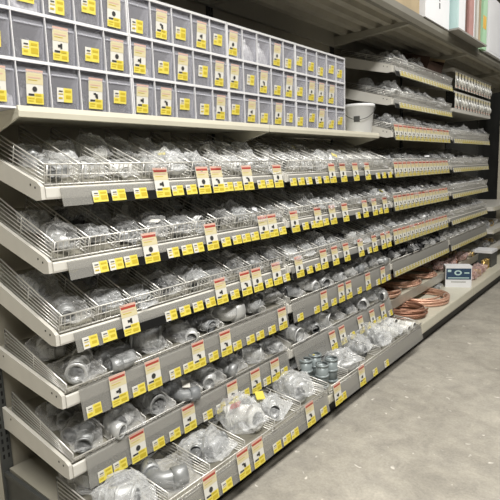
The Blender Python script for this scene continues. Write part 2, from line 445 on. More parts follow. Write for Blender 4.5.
for c in range(4):
    ys = CABY - 5*CP*(4-c)
    where = ['at the open end of the shelf', 'second along the shelf', 'third along the shelf', 'beside the white bucket'][c]
    cab = thing('bin_cabinet', 'clear plastic tilt-bin cabinet with three rows of bins, ' + where, 'storage bins', (XN,ys,ZS+.0004), None, 'clear bin cabinets on the cream shelf')
    b = MB(); W = 5*CP
    b.box((-CDEP,.001,0), (-CDEP+.004,W-.001,CH), M['bin_back'])
    for r_ in range(4):
        z = r_*RP
        b.box((-CDEP,.001,z), (0,W-.001,z+.004), M['bin_back'])
        b.box((-.006,.001,max(0,z-.003)), (.001,W-.001,z+.006), M['bin_frame'])
    for k in range(6):
        y = min(max(k*CP, .0035), W-.0035); hw = .0013 if 0 < k < 5 else .0022
        b.box((-CDEP,y-hw*.6,0), (-.004,y+hw*.6,CH), M['bin_side'])
        b.box((-.006,y-hw,0), (.0005,y+hw,CH), M['bin_frame'])
    part('frame', b, cab)
    for r_ in range(3):
        for k in range(5):
            n = c*5 + k
            d = link('drawer', BINM, cab, (-.003, (k+.5)*CP, r_*RP+.0078))
            kind = (ROWC, ROWB, ROWA)[r_][n]
            if kind != 'N':
                me = (BINB if kind == 'B' else BINS)[(n*7+r_*3) % 3]
                # tags lean with the tilted bin front
                hz = .108 if kind == 'B' else (.054 + .012*((n*5+r_) % 3))
                yy = ((n*13+r_*5) % 5 - 2)*.003
                xx = -.012 + hz/((RP-.014)*.8)*.012
                link('label', me, d, (xx+.0006, yy, hz), (0, .113, 0))
            gm = GOODS[(n*3 + r_*7) % 4]
            if (r_ == 2 and n in (11, 12)): gm = GOODS[5]
            elif (n*5+r_*11) % 9 == 0: gm = GOODS[4]
            if n == 0 and r_ == 2: continue
            tone = 'pale' if gm in GOODS[4:] else 'dark'
            tag(link('small_fittings', gm, None, (XN-.003, ys+(k+.5)*CP, ZS+r_*RP+.0078+.0004)),
                f'{tone} small fittings inside the {ORD[n]} clear bin of the {["bottom","middle","top"][r_]} bin row', 'fittings', 'loose small fittings in the clear bins', 'stuff')

# ------------------------------------------------------------------ fittings and bags
def arc(c, r, a0, a1, n): return [(c[0]+r*cos(a0+(a1-a0)*i/n), c[1]+r*sin(a0+(a1-a0)*i/n), c[2]) for i in range(n+1)]
def ring_tube(b, p, q, ro, ri, m, n=14):
    P, Q = Vector(p), Vector(q); d = (Q-P); L = d.length
    T = Matrix.Translation(P) @ d.to_track_quat('Z','Y').to_matrix().to_4x4()
    b.lathe([(ri,0),(ro,0),(ro,L),(ri,L),(ri,0)], m, n, T, True)
def fit_elbow(m, s=1):
    b = MB(); r = .016*s; R = .032*s
    b.tube(arc((0,0,r), R, 0, pi/2, 8), r*.88, m, 12, caps=False)
    ring_tube(b, (R,-.026*s,r), (R,.002*s,r), r*1.12, r*.86, m)
    ring_tube(b, (-.026*s,R,r), (.002*s,R,r), r*1.12, r*.86, m)
    b.box((R-.004*s,-.012*s,r*2), (R+.004*s,-.006*s,r*2.25), m)
    return b.mesh('pipe_elbow')
def fit_tee(m, s=1):
    b = MB(); r = .014*s
    ring_tube(b, (-.040*s,0,r), (.040*s,0,r), r*.95, r*.75, m)
    for x in (-.040, .028): ring_tube(b, (x*s,0,r), ((x+.014)*s,0,r), r*1.15, r*.8, m)
    ring_tube(b, (0,r*.5,r), (0,.036*s,r), r*.95, r*.75, m); ring_tube(b, (0,.026*s,r), (0,.040*s,r), r*1.15, r*.8, m)
    return b.mesh('pipe_tee')
def fit_coupling(m, s=1):
    b = MB(); r = .018*s
    ring_tube(b, (-.034*s,0,r), (.034*s,0,r), r, r*.8, m)
    for x in (-.034,-.003,.028): ring_tube(b, (x*s,0,r), ((x+.006)*s,0,r), r*1.1, r*.8, m)
    return b.mesh('pipe_coupling')
def fit_connector(m, s=1):
    b = MB(); r = .017*s
    T = Matrix.Translation((0,0,r*1.15)) @ Matrix.Rotation(pi/2,4,'Y')
    b.lathe([(r*.6,-.028*s),(r*.95,-.028*s),(r*.95,-.004*s),(r*.95,-.004*s)], m, 12, T)
    b.lathe([(r*.95,-.006*s),(r*1.2,-.005*s),(r*1.2,.008*s),(r*.8,.009*s)], m, 6, T, False)
    pr = [(r*.8,.009*s)]
    for i in range(5): pr += [(r*.82,(.010+i*.004)*s), (r*.70,(.012+i*.004)*s)]
    pr += [(r*.7,.031*s),(r*.5,.031*s),(r*.5,-.028*s),(r*.6,-.028*s)]
    b.lathe(pr, m, 12, T)
    return b.mesh('conduit_connector')
def fit_strap(m, s=1):
    b = MB()
    pts = [(-.035*s,0,.002)] + [(-.016*s*cos(t), 0, .002+.030*s*sin(t)) for t in [pi*i/8 for i in range(9)]] + [(.035*s,0,.002)]
    P = [(p[0], p[2]) for p in pts]; Q = [(p[0]*.9, p[2]+.002) for p in reversed(pts)]
    vs = [(x,-.009*s,z) for x,z in P+Q] + [(x,.009*s,z) for x,z in P+Q]; n = len(P+Q)
    b.add(vs, [(i,(i+1) % n,(i+1) % n+n,i+n) for i in range(n)], m)
    for k in range(len(P)-1):
        b.add([(P[k][0],-.009*s,P[k][1]),(P[k+1][0],-.009*s,P[k+1][1]),(Q[-2-k][0],-.009*s,Q[-2-k][1]),(Q[-1-k][0],-.009*s,Q[-1-k][1])], [(0,1,2,3)], m)
    return b.mesh('pipe_strap')
FIT = {}
for mk in ('zinc','galv','pvc','black','bluegrey','white_fit','brass','copper_dark'):
    m = M[mk]
    FIT[mk] = [('pipe_elbow', fit_elbow(m)), ('pipe_tee', fit_tee(m)), ('pipe_coupling', fit_coupling(m)), ('conduit_connector', fit_connector(m)), ('pipe_strap', fit_strap(m))]
TONE = {'zinc':'silver','galv':'grey metal','pvc':'grey','black':'black','bluegrey':'blue-grey','white_fit':'white','brass':'brass','copper_dark':'copper'}
KIND = {'pipe_elbow':'elbows','pipe_tee':'tees','pipe_coupling':'couplings','conduit_connector':'connectors','pipe_strap':'straps'}

def bag_geo(seed, L=.15, Wd=.10, Ht=.05, nu=24, nv=18):
    """crumpled pillow of film with pinched ends; x = length, base at z = 0"""
    r = random.Random(seed); vs = []; o = Vector((seed*7.3, seed*3.7, seed*1.9))
    for i in range(nu+1):
        u = i/nu
        e = max(.02, sin(pi*min(max((u-.03)/.94,0),1)))
        hh = Ht*.5*(e**.75); ww = Wd*.5*(.80 + .20*e**.5)
        for j in range(nv):
            t = 2*pi*j/nv; c, s = cos(t), sin(t)
            x = (u-.5)*L; y = ww*(abs(c)**.75)*(1 if c >= 0 else -1); z = hh*(abs(s)**.9)*(1 if s >= 0 else -.75)
            p = Vector((x,y,z))
            q = p*24 + o
            k = noise.noise_vector(q)*.013 + noise.noise_vector(q*2.7)*.008
            k += noise.noise_vector(q*6.1)*.0042
            k += Vector((0,0,1))*(abs(noise.noise(q*1.6))*.016)*(1 if s > 0 else .1)
            p += k*(.35 + .65*e)
            vs.append(p)
    zl = min(p.z for p in vs)
    bend = r.uniform(-.4,.7)
    vs2 = []
    for p in vs:
        z = p.z - zl; z += max(0, p.x)*bend*.5*max(0,(p.x/L*2))
        vs2.append((p.x, p.y, z))
    fs = [(i*nv+j, i*nv+(j+1) % nv, (i+1)*nv+(j+1) % nv, (i+1)*nv+j) for i in range(nu) for j in range(nv)]
    fs += [tuple(range(nv-1,-1,-1)), tuple(nu*nv+j for j in range(nv))]
    return vs2, fs
def bag_mesh(seed, m, **k):
    b = MB(); v, f = bag_geo(seed, **k); b.add(v, f, m, False); return b.mesh('fitting_bag')
NB = 12
BAGM = {mk: [bag_mesh(i+1, M[mk], Ht=.045+.006*(i % 4)) for i in range(NB)] for mk in ('bag','bag_white','bag_red')}
def blabel_mesh(m):
    b = MB(); b.box((-.018,-.014,0),(.018,.014,.0012), m); return b.mesh('bag_label')
BL = [blabel_mesh(M[k]) for k in ('tag_white','tag_red','tag_yellow','white_card')]
RNG = random.Random(99)

def make_bag(P, Rm, scale, tone, nfit, film, label, group, fk=None, big=1.0):
    """a filled bag at point P (on the deck), local frame from matrix Rm"""
    r = RNG
    me = BAGM[film][r.randrange(NB)]
    o = link('fitting_bag', me)
    o.matrix_world = Matrix.Translation(P) @ Rm.to_4x4() @ Matrix.Diagonal((*scale,1))
    tag(o, label, 'bag', group)
    k0 = fk if fk is not None else r.randrange(5)
    nm, fm = FIT[tone][k0]
    sm = (scale[0]+scale[1])/2
    f = (.95 if nfit > 1 else 1.2)*big
    for i in range(nfit):
        x = (i-(nfit-1)/2)*.055*(1+(big-1)*.5) + r.uniform(-.006,.006)
        c = link(nm, fm, o, (x*.8, r.uniform(-.012,.012), .006), (0,0,r.uniform(0,2*pi)), f)
        c['label'] = TONE[tone] + ' ' + nm.replace('_',' ') + ' seen through the film'
    if r.random() < .15:
        link('bag_label', BL[r.choice([0,0,0,1,2,3,3,3,3])], o, (r.uniform(-.03,.03), r.uniform(-.015,.015), .050), (r.uniform(-.25,.25), r.uniform(-.25,.25), r.uniform(0,3)))
    return o

# ------------------------------------------------------------------ trays
def divider_mesh(depth, hf, hb, wires=5):
    """wire panel in xz: front at x=0, back at x=-depth, along the deck (local frame)"""
    b = MB(); rw = .0022
    b.tube([(0,0,.004), (0,0,hf), (-depth,0,hb), (-depth,0,.004), (0,0,.004)], rw*1.2, M['wire'], 5)
    for i in range(1, wires):
        t = i/wires
        b.tube([(0,0,.004+(hf-.004)*t), (-depth,0,.004+(hb-.004)*t)], rw*.85, M['wire'], 4)
    b.tube([(-depth*.5,0,.004), (-depth*.5,0,(hf+hb)/2)], rw*.85, M['wire'], 4)
    return b.mesh('wire_divider')
DIVM = {'t': divider_mesh(.385, .058, .080), 'l': divider_mesh(.385, .030, .075), 'u': divider_mesh(.385, .042, .045, 4), 'b': divider_mesh(.33, .055, .085)}
def fence_mesh(width, h, lean=.012, pitch=.0185):
    b = MB(); rw = .0021
    for z, x in ((h, lean), (.006, 0)):
        b.tube([(x,0,z),(x,width,z)], rw*1.35, M['wire'], 5)
    if h > .04: b.tube([(lean*.5,0,h*.52),(lean*.5,width,h*.52)], rw, M['wire'], 4)
    n = int(width/pitch)
    for i in range(n+1):
        y = width*i/n
        b.tube([(-.02,y,.004),(0,y,.003),(lean,y,h)], rw*.8, M['wire'], 4, caps=False)
    return b.mesh('wire_fence')
FENM = {}

def tray(row, sec, zt, slope, fence, lipb, ext, e, kind='t', nslot=10, tags=(), xf=XF, xb=XB+.004, label='', group='sloping wire trays'):
    """zt: rail top height; ext: how far the ticket strip hangs below the rail; e: its outward tilt"""
    y0, y1 = YS[sec]+.003, YS[sec+1]-.003; W = y1-y0; D = xf-xb
    o = thing('wire_tray', label, 'shelf tray', (xf,y0,zt), None, group)
    a = math.atan(slope)
    zb = D*slope
    b = MB(); b.prism([(-.004,-.006),(-.004,0),(-D,zb),(-D,zb-.006)], .013, W-.013, M['beige_metal']); part('deck', b, o)
    for yy in (0, W-.012):
        b = MB(); b.prism([(0,-lipb),(0,.004),(-.02,.010+.02*slope),(-D,zb+.010),(-D,zb-.072),(-D+.03,zb-.072),(-.03,-lipb-.003)], yy, yy+.012, M['white_metal'])
        for i, x in enumerate((-.03,-.055,-.36)): 
            b.box((x-.003,yy-.0006,x*-slope-.012),(x+.003,yy+.0001,x*-slope-.006), M['hole'])
        part('side_bracket', b, o)
    b = MB(); b.prism([(-.003,-lipb),(.004,-lipb),(.006,-lipb+.006),(.005,-.002),(.0,.002),(-.003,.0)], .0125, W-.0125, M['white_metal']); part('front_rail', b, o)
    if fence:
        key = (round(W,3), fence)
        if key not in FENM: FENM[key] = fence_mesh(W-.03, fence)
        link('wire_fence', FENM[key], o, (-.005,.015,.002))
    dm = DIVM['u' if sec >= 2 and kind == 't' else kind]
    for i in range(nslot+1):
        y = .022 + (W-.044)*i/nslot
        link('wire_divider', dm, o, (-.010, y, .002+.010*slope), (0, a, 0))
    # ticket strip
    ys0 = .055 if sec == 0 else .02
    b = MB()
    p0 = (.0075, .012 if fence < .04 else -.002); p1 = (.0075+e, -lipb-ext)
    dx, dz = p1[0]-p0[0], p1[1]-p0[1]; LL = math.hypot(dx,dz); nx, nz = -dz/LL, dx/LL
    b.prism([(p0[0],p0[1]),(p1[0],p1[1]),(p1[0]+nx*.0022,p1[1]+nz*.0022),(p0[0]+nx*.0022,p0[1]+nz*.0022)], ys0, W-.02, M['strip'])
    bh = .030 if fence > .04 else .005
    b.prism([(p1[0]+nx*.0024-dx/LL*bh,p1[1]+nz*.0024-dz/LL*bh),(p1[0]+nx*.0024,p1[1]+nz*.0024),(p1[0]+nx*.0032,p1[1]+nz*.0032),(p1[0]+nx*.0032-dx/LL*bh,p1[1]+nz*.0032-dz/LL*bh)], ys0+.10*(sec == 0), W-.02, M['strip_black'])
    st = part('ticket_strip', b, o)
    tilt = math.atan2(dx, -dz)
    for (ty, tk) in tags:
        ly = ty - y0
        if ly < .03 or ly > W-.03: continue
        me = ((TAGB if tk == 'B' else TAGS) if sec < 2 else (TAGP if tk == 'B' else TAGQ))[int(ty*997) % 3]
        Lt = .104 if tk == 'B' else .036
        hang_tag(me, st, p1, (dx/LL, dz/LL), (nx, nz), tilt, Lt, ly, tk)
    # frame for goods: columns x (toward aisle, down slope), y, normal
    Rm = Matrix.Rotation(a, 3, 'Y')
    def at(y, u, lift=0):       # u = distance back from the front
        return Vector((xf,y0,zt)) + Vector((-u*cos(a), y, u*sin(a))) + Rm @ Vector((0,0,.003+lift))
    return o, at, Rm, W

def S(s, b): return sorted([(y,'S') for y in s] + [(y,'B') for y in b])
TG = {
 'T1': S([.94,1.01,1.1,1.27,1.34,1.55,1.61,1.77,1.83,2.02,2.09,2.16,2.25,2.33,2.96,3.05,3.14],[1.2,1.41,1.49,1.68,1.90,2.4,2.52,2.67,2.82]),
 'T2': S([.92,.98,1.04,1.23,1.3,1.36,1.52,1.59,1.65,1.71,1.92,2.12,2.2,2.32,2.69,3.0],[1.13,1.44,1.78,1.85,2.03,2.25,2.4,2.54,2.79,2.92,3.08]),
 'T3': S([.86,.93,1.2,1.27,1.34,1.41,1.56,1.8,1.94,2.15,2.23,2.84],[1.02,1.48,1.64,1.72,1.87,2.06,2.30,2.42,2.55,2.73,2.92,3.05,3.13]),
 'T4': S([.85,1.03,1.2,1.27,1.41,1.56,1.65,1.72,1.81,2.05,2.21,2.39,2.7,2.96,3.12],[.95,1.1,1.33,1.49,1.90,2.29,2.48,2.57,2.82,3.04]),
 'T5': S([.87,.93,1.1,1.18,1.36,1.44,1.6,1.76,1.9,2.13,2.58,2.79,2.94,3.12],[1.01,1.26,1.52,1.68,1.83,2.36,2.47,2.70,2.86,3.02]),
 'BS': S([.97,1.06,1.22,1.53,1.6,1.66,1.9,2.09,2.45,2.6],[1.14,1.32,1.41,1.79,2.04,2.3]),
}
dense = [(YS[2]+.06+.0745*i, 'B') for i in range(15)]
dense4 = [(YS[3]+.06+.057*i, 'S') for i in range(20)]
dense3s = [(YS[2]+.06+.057*i, 'S') for i in range(20)]
# row: rail top, slope, fence, rail height, strip overhang, tilt, slots, names
ROWS = {
 'T1': (-.030, .340, .064, .034, .023, .012, 10, 'top wire row', ),
 'T2': (-.251, .345, .060, .030, .028, .013, 10, 'second wire row'),
 'T3': (-.474, .340, .058, .030, .033, .014, 9, 'third wire row'),
 'T4': (-.668, .185, .022, .038, .055, .014, 8, 'fourth wire row'),
 'T5': (-.900, .175, .022, .041, .054, .014, 8, 'fifth wire row'),
}
DARKMIX = ['galv','black','pvc','zinc','black','pvc']
BIGMIX = {
 'T1': ['zinc','zinc','galv','white_fit','zinc'], 'T2': ['zinc','galv','galv','black','zinc'], 'T3': ['galv','zinc','pvc','black','galv'],
 'T4': ['zinc','galv','pvc','galv','zinc'], 'T5': ['galv','zinc','zinc','pvc','galv'], 'BS': ['zinc','galv','white_fit','zinc','galv'],
}
far_bags = []     # (matrix, film, seed) for everything past the nearest three hundred
def fill(row, sec, at, Rm, W, nslot, layers, rowname, mix, s=1.0, far_from=99, skip=()):
    r = RNG; pw = (W-.044)/nslot
    for i in range(nslot):
        yc = .022 + pw*(i+.5)
        tone = mix[(i*3 + sec*2 + len(rowname)) % len(mix)]
        for li, (u, spot) in enumerate(layers):
            if (i, li) in skip: continue
            yaw = r.uniform(-.28,.28) + (0 if r.random() < .6 else pi); zk = 1.35 if row[0] == 'U' else (1.4 if row == 'BS' else 1.15)
            tilt = r.uniform(-.10,.25) if li == 0 else r.uniform(-.1,.15)
            wS = min(pw-.010, .182)/.110
            sc = (s*r.uniform(.90,1.10), wS*r.uniform(.92,1.0), s*r.uniform(.90,1.25)*zk)
            R2 = Rm @ Matrix.Rotation(yaw,3,'Z')
            P = at(yc + r.uniform(-.004,.004), u + r.uniform(-.012,.012), .001)
            film = r.choice(['bag_white','bag_white','bag'] if row == 'BS' else ['bag','bag','bag','bag'] if row in ('T4','T5') or (sec >= 2 and i % 4) else ['bag','bag','bag','bag_white'])
            if sec*10+li >= far_from:
                far_bags.append((Matrix.Translation(P) @ R2.to_4x4() @ Matrix.Diagonal((*sc,1)), r.randrange(NB), tone)); continue
            fk = (i*2 + li + len(row)) % (5 if row in ('T1','T2','T3') or row[0] == 'U' else 4)
            nm = KIND[FIT[tone][fk][0]]
            make_bag(P, R2, sc, tone, r.choice([1,2,2]), film, f'clear bag of {TONE[tone]} {nm}, {spot} of {ORD[i]} slot, {rowname}, {BAY[sec]}', 'bagged fittings in the wire trays', fk, 1.25 if row in ('T4','T5') else 1.0)

for row in ('T1','T2','T3','T4','T5'):
    zt, sl, fe, lb, ex, e, ns, nm = ROWS[row]
    for sec in range(4):
        if row == 'T5' and sec == 1: e, ex = .034, .062        # this strip is flipped further out
        if row == 'T5' and sec >= 2: continue
        tg = TG[row] if sec < 2 else (dense if (sec == 2 and row != 'T4') else (dense3s if sec == 2 else dense4))
        o, at, Rm, W = tray(row, sec, zt+H, sl, fe, lb, ex, e, 't' if fe > .04 else 'l', ns, tg, label=f'sloping wire-fronted tray of bagged fittings, {nm}, {BAY[sec]}')
        sc = 1.0 if ns >= 9 else 1.12
        if sec < 2: lay = [(.075,'front'), (.235,'back')]
        elif sec == 2: lay = [(.08,'front'), (.24,'back')]
        else: lay = [(.08,'front'), (.25,'back')]
        fill(row, sec, at, Rm, W, ns, lay, nm, BIGMIX[row] if sec < 2 else DARKMIX, sc, far_from=21)
        ROWS[row+'at%d' % sec] = (at, Rm, W)
# upper trays beside the bucket
UP = {'U1': (.620, .30, .055, 'U1', 'row above bucket'), 'U2': (.418, .30, .055, 'U2', 'row at bucket rim'), 'U3': (.212, .30, .055, 'U3', 'row at bucket base')}
for row, (zt, sl, fe, _, nm) in UP.items():
    for sec in ((2,3) if row == 'U3' else (2,)):
        tg = (dense if row == 'U3' else dense3s) if sec == 2 else dense4
        if row != 'U3': tg = [t for t in tg if t[0] > YS[2]+.09]
        o, at, Rm, W = tray(row, sec, zt+H, sl, fe, .034, .022, .012, 't', 10, tg, label=f'sloping wire-fronted tray of bagged fittings, {nm}, {BAY[sec]}')
        fill(row, sec, at, Rm, W, 10, [(.08,'front'),(.24,'back')], nm, DARKMIX, 1.0, far_from=21, skip={(i, l) for i in (5,6,7,8) for l in (0,1)} if row == 'U1' else ())

# ------------------------------------------------------------------ base shelves
ZBASE = H - 1.054
for sec in range(5):
    y0, y1 = YS[sec]+.003, YS[sec+1]-.003; W = y1-y0
    dz = -.030 if sec < 2 else 0
    o = thing('base_shelf', 'low deep base shelf at floor level, ' + (BAY+['bay at the far column'])[sec], 'shelf', (-1.154,y0,ZBASE), None, 'base shelves')
    D = -1.154 - XB - .004
    b = MB(); b.prism([(-.004,dz-.008),(-.004,dz),(-D,max(dz+.014,-.002)),(-D,dz+.004)], 0, W, M['beige_metal' if sec < 2 else 'cream'])
    for i in range(5):
        for j in range(2):
            if sec == 0: b.box((-D+.06+j*.05,.03+i*.04,.0 + dz+.013),(-D+.068+j*.05,.036+i*.04,dz+.0145), M['hole'])
    part('deck', b, o)
    b = MB(); b.prism([(-.004,-.070),(.0,-.070),(.003,-.06),(.003,dz-.004),(0,dz+.002),(-.004,dz+.002)], 0, W, M['cream']); part('front_lip', b, o)
    if sec < 2:
        ns = 6
        f = fence_mesh(W-.03, .048); link('wire_fence', f, o, (-.004,.015,dz+.003))
        for i in range(ns+1):
            link('wire_divider', DIVM['b'], o, (-.012,.02+(W-.04)*i/ns,dz+.004), (0,.02,0))
        b = MB(); p0 = (.005,-.005); p1 = (.020,-.086); dx, dzz = p1[0]-p0[0], p1[1]-p0[1]; LL = math.hypot(dx,dzz); nx, nz = -dzz/LL, dx/LL
        ys0 = .04
        b.prism([p0,p1,(p1[0]+nx*.0022,p1[1]+nz*.0022),(p0[0]+nx*.0022,p0[1]+nz*.0022)], ys0, W-.015, M['strip'])
        st = part('ticket_strip', b, o); tilt = math.atan2(dx,-dzz)
        for ty, tk in TG['BS']:
            ly = ty-y0
            if ly < .03 or ly > W-.03: continue
            Lt = .104 if tk == 'B' else .036
            hang_tag((TAGB if tk == 'B' else TAGS)[int(ty*991) % 3], st, p1, (dx/LL, dzz/LL), (nx, nz), tilt, Lt, ly, tk)
        def at(y, u, lift=0, y0=y0, dz=dz): return Vector((-1.154-u, y0+y, ZBASE+dz+.005+u*.025+lift))
        lay = [(.115,'front'),(.315,'middle')]
        skip = {(0,0),(5,0),(5,1)} if sec == 1 else set()
        fill('BS', sec, at, Matrix.Identity(3), W, ns, lay, 'base row', BIGMIX['BS'], 1.32, skip=skip)
        BASEAT = (at, W)

# ------------------------------------------------------------------ far heap of bags (beyond the nearest three hundred)
b = MB()
for T, sd, tone in far_bags:
    v, f = bag_geo(sd+1, Ht=.05, nu=10, nv=8); b.add(v, f, M['bag'], False, T)
    b.tube([T @ Vector((-.03,0,.022)), T @ Vector((.03,.005,.024))], .014, M[tone], 8)
tag(link('fitting_bags', b.mesh('fitting_bags')), 'smaller clear bags of fittings filling the back slots of third bay and fourth bay', 'bags', None, 'stuff')

# ------------------------------------------------------------------ bucket
bu = thing('plastic_bucket', 'small white plastic bucket with a wire handle at the end of the bin shelf', 'bucket', (-1.545,3.075,ZS+.0005))
b = MB()
b.lathe([(0,0),(.078,0),(.082,.004),(.098,.168),(.104,.170),(.104,.186),(.100,.188),(.096,.186),(.094,.168),(.078,.006),(0,.006)], M['bucket'], 32)
part('body', b, bu)
b = MB()
ang = radians(-62)
Rz = Matrix.Rotation(ang,4,'Z')
pts = [Rz @ Vector((.104*1.02*sin(t)+.004, -.104*cos(t)*1.01, .172-.085*sin(t)**1.1)) for t in [pi*i/24 for i in range(25)]]
b.tube([tuple(p) for p in pts], .0024, M['slot'], 6)
part('handle', b, bu, 'thin grey wire handle')
b = MB()
for i in range(5):
    pass
for k in range(6):
    t0 = radians(-82 + k*4); t1 = radians(-82 + (k+1)*4)
    def rp(t, z): r_ = .0785+.0175*(z/.168)+.0035; return (r_*cos(t), r_*sin(t), z)
    b.quad([rp(t0,.075),rp(t1,.075),rp(t1,.110),rp(t0,.110)], M['slot'])
part('bucket_label', b, bu, 'small dark square label')

# ------------------------------------------------------------------ brown carton, third bay upper tray
zt = .620+H
c = thing('brown_carton', 'open dark brown cardboard box on the topmost tray, third bay', 'box', (-1.505,4.04,zt+.090), (0,.2915,0))
b = MB(); t = .004
w, d, h = .16, .11, .10
b.box((-d,-w,0),(d,w,t), M['carton']); b.box((-d,-w,0),(-d+t,w,h), M['carton']); b.box((d-t,-w,0),(d,w,h*.75), M['carton'])
b.box((-d,-w,0),(d,-w+t,h), M['carton']); b.box((-d,w-t,0),(d,w,h), M['carton']); part('body', b, c)
b = MB(); b.box((-d,w,h-.002),(d,w+.003,h+.02), M["wood"]); part('flap', b, c)

# ------------------------------------------------------------------ hanging cards, fourth bay
cr = thing('card_display', 'rack of white rails holding two rows of hanging cards, fourth bay', 'display rack', (XF,YS[3],H+.42))
W = SEC-.04
b = MB()
for z in (.320,.0): b.box((-.012,.02,z),(.010,.02+W,z+.026), M['white_metal'])
b.box((-.006,.02,.155),(.006,.02+W,.167), M['white_metal']); part('rail', b, cr)
for yy in (.012, W+.02):
    for zz in (0, .32):
        b = MB(); b.box((-.42,yy,zz),(.0,yy+.008,zz+.028), M['white_metal']); part('side_arm', b, cr)
b = MB(); b.box((-.41,.02,.004),(-.012,.02+W,.010), M['beige_metal']); part('deck', b, cr)
def card_mesh(v):
    b = MB(); w, h = .058, .128
    b.box((-.002,-w/2,-h),(0,w/2,0), M['tag_white'])
    b.box((0,-w/2,-.028),(.0006,w/2,-.004), M['tag_cream'])
    b.tube([(0,-.012,-.05),(.012,-.006,-.075),(.004,.010,-.10)], .010, M[('white_fit','zinc','white_fit')[v]], 8)
    b.box((0,-w*.35,-h+.006),(.0006,w*.35,-h+.02), M['tag_pink'])
    return b.mesh('hanging_card')
CARD = [card_mesh(v) for v in range(3)]
for r_ in range(2):
    for i in range(13):
        y = YS[3]+.075+i*.089
        tag(link('hanging_card', CARD[(i+r_) % 3], None, (XF+.004+.0085, y, H+.42+(.319 if r_ else .154))),
            f'white carded fitting, {ORD[i]} along the {"upper" if r_ else "lower"} row of the card rack', 'carded fitting', 'carded fittings in the card rack')

# ------------------------------------------------------------------ copper: third bay fifth row and base
Zc5 = H - .955
sh = thing('flat_shelf', 'flat shelf with plain steel front holding copper coils, fifth row, third bay', 'shelf', (XF,YS[2]+.003,Zc5), None, 'plain flat shelves')
def flat_shelf(o, W, D, m='cream', lip=.06):
    b = MB(); b.box((-D,.009,-.01),(-.004,W-.009,0), M[m]); part('deck', b, o)
    b = MB(); b.prism([(-.004,-.04),(.0,-.04),(.005,-.03),(.012,lip*.6),(.008,lip*.6),(-.004,.0)], 0, W, M['strip_plain']); part('front_lip', b, o)
    for yy in (0, W-.008):
        b = MB(); b.prism([(-.006,-.035),(-.006,-.0105),(-D,-.0105),(-D,-.08),(-D+.03,-.08)], yy, yy+.008, M['white_metal']); part('side_bracket', b, o)
M['strip_plain'] = pm('brushed steel lip', (.40, .38, .33), .35, .3, .1, 8)
flat_shelf(sh, SEC-.006, XF-XB-.004)
sh4 = thing('flat_shelf', 'flat shelf with plain steel front holding reddish bags, fifth row, fourth bay', 'shelf', (XF,YS[3]+.003,Zc5), None, 'plain flat shelves')
flat_shelf(sh4, SEC-.006, XF-XB-.004)

def coil(name, label, loc, R, turns, r, m, seed, tilt=(0,0,0), squash=1.0, zgap=None):
    rr = random.Random(seed); b = MB(); pts = []
    n = 28
    for i in range(int(turns*n)+1):
        t = 2*pi*i/n; k = i/n
        R2 = R*(1 - .16*(.5+.5*sin(k*2.4+seed))) + .005*sin(t*1.7+seed)
        ox, oy = .018*sin(k*1.3+seed), .022*cos(k*1.9+seed)
        pts.append((R2*cos(t)+ox, R2*sin(t)*squash+oy, r + int(k/3)*r*2.02*0 + k*(zgap if zgap else r*.75) + .004*max(0,sin(t*.5+seed))))
    b.tube(pts, r, m, 8)
    o = thing(name, label, 'tubing', loc, tilt, 'coils of copper tube')
    part('tube', b, o)
    for a in (.6, 2.8):
        b = MB()
        b.tube([( (R*.93)*cos(a)+.022*cos(q)*cos(a), ((R*.93)*sin(a)+.022*cos(q)*sin(a))*squash, r*(1+turns*.4)+ .02*sin(q)) for q in [2*pi*i/10 for i in range(10)]], .002, M['tag_white'], 5, closed=True)
        part('tie', b, o, 'white tie around the coil')
    return o
zb = ZBASE
coil('copper_coil', 'large coil of bright copper tube on the base shelf beside the blue-labelled box', (-1.385,3.80,zb+.001), .215, 8, .0075, M['copper'], 1, None, 1.0)
coil('copper_coil', 'small dark copper coil on the base shelf beside the last wire tray', (-1.33,3.37,zb+.001), .135, 9, .0075, M['copper_dark'], 2)
coil('copper_coil', 'copper coil lying at the wire-tray end of the fifth-row flat shelf', (-1.585,3.43,Zc5+.001), .178, 8, .0075, M['copper'], 3)
coil('copper_coil', 'copper coil in the middle of the fifth-row flat shelf', (-1.585,3.83,Zc5+.001), .178, 7, .0075, M['copper'], 4)
coil('copper_coil', 'copper coil near the reddish bags on the fifth-row flat shelf', (-1.585,4.21,Zc5+.001), .17, 6, .0075, M['copper'], 5)
# blue-labelled box and its grey companion
bx = thing('parts_box', 'white box with a navy blue printed label standing on the base shelf', 'box', (-1.285,4.40,zb+.0008), (0,0,radians(-62)))
b = MB(); b.box((-.05,-.105,0),(.05,.105,.180), M['white_card']); part('body', b, bx)
b = MB(); b.box((-.051,-.106,.172),(.051,.106,.186), M['white_card']); part('lid', b, bx)
b = MB(); x = .0505
b.box((x,-.100,.070),(x+.0012,.100,.165), M['blue_ink']); x += .0014
b.quad([(x,-.005+.030*cos(i*pi/8),.128+.022*sin(i*pi/8)) for i in range(16)], M['teal_card'])
b.quad([(x+.0005,-.005+.017*cos(i*pi/8),.128+.012*sin(i*pi/8)) for i in range(16)], M['blue_ink'])
b.box((x,-.088,.135),(x+.0005,-.060,.155), M['teal_card']); b.box((x,.045,.122),(x+.0005,.085,.132), M['teal_card']); b.box((x,-.085,.080),(x+.0005,.085,.088), M['teal_card'])
b.box((x-.0014,-.06,.045),(x-.0008,.06,.052), M['grey_card'])
part('printed_label', b, bx, 'navy label with pale printing')
b = MB(); b.box((-.051,-.1066,0),(.0512,-.105,.17), M['grey_card']); part('side_flap', b, bx)

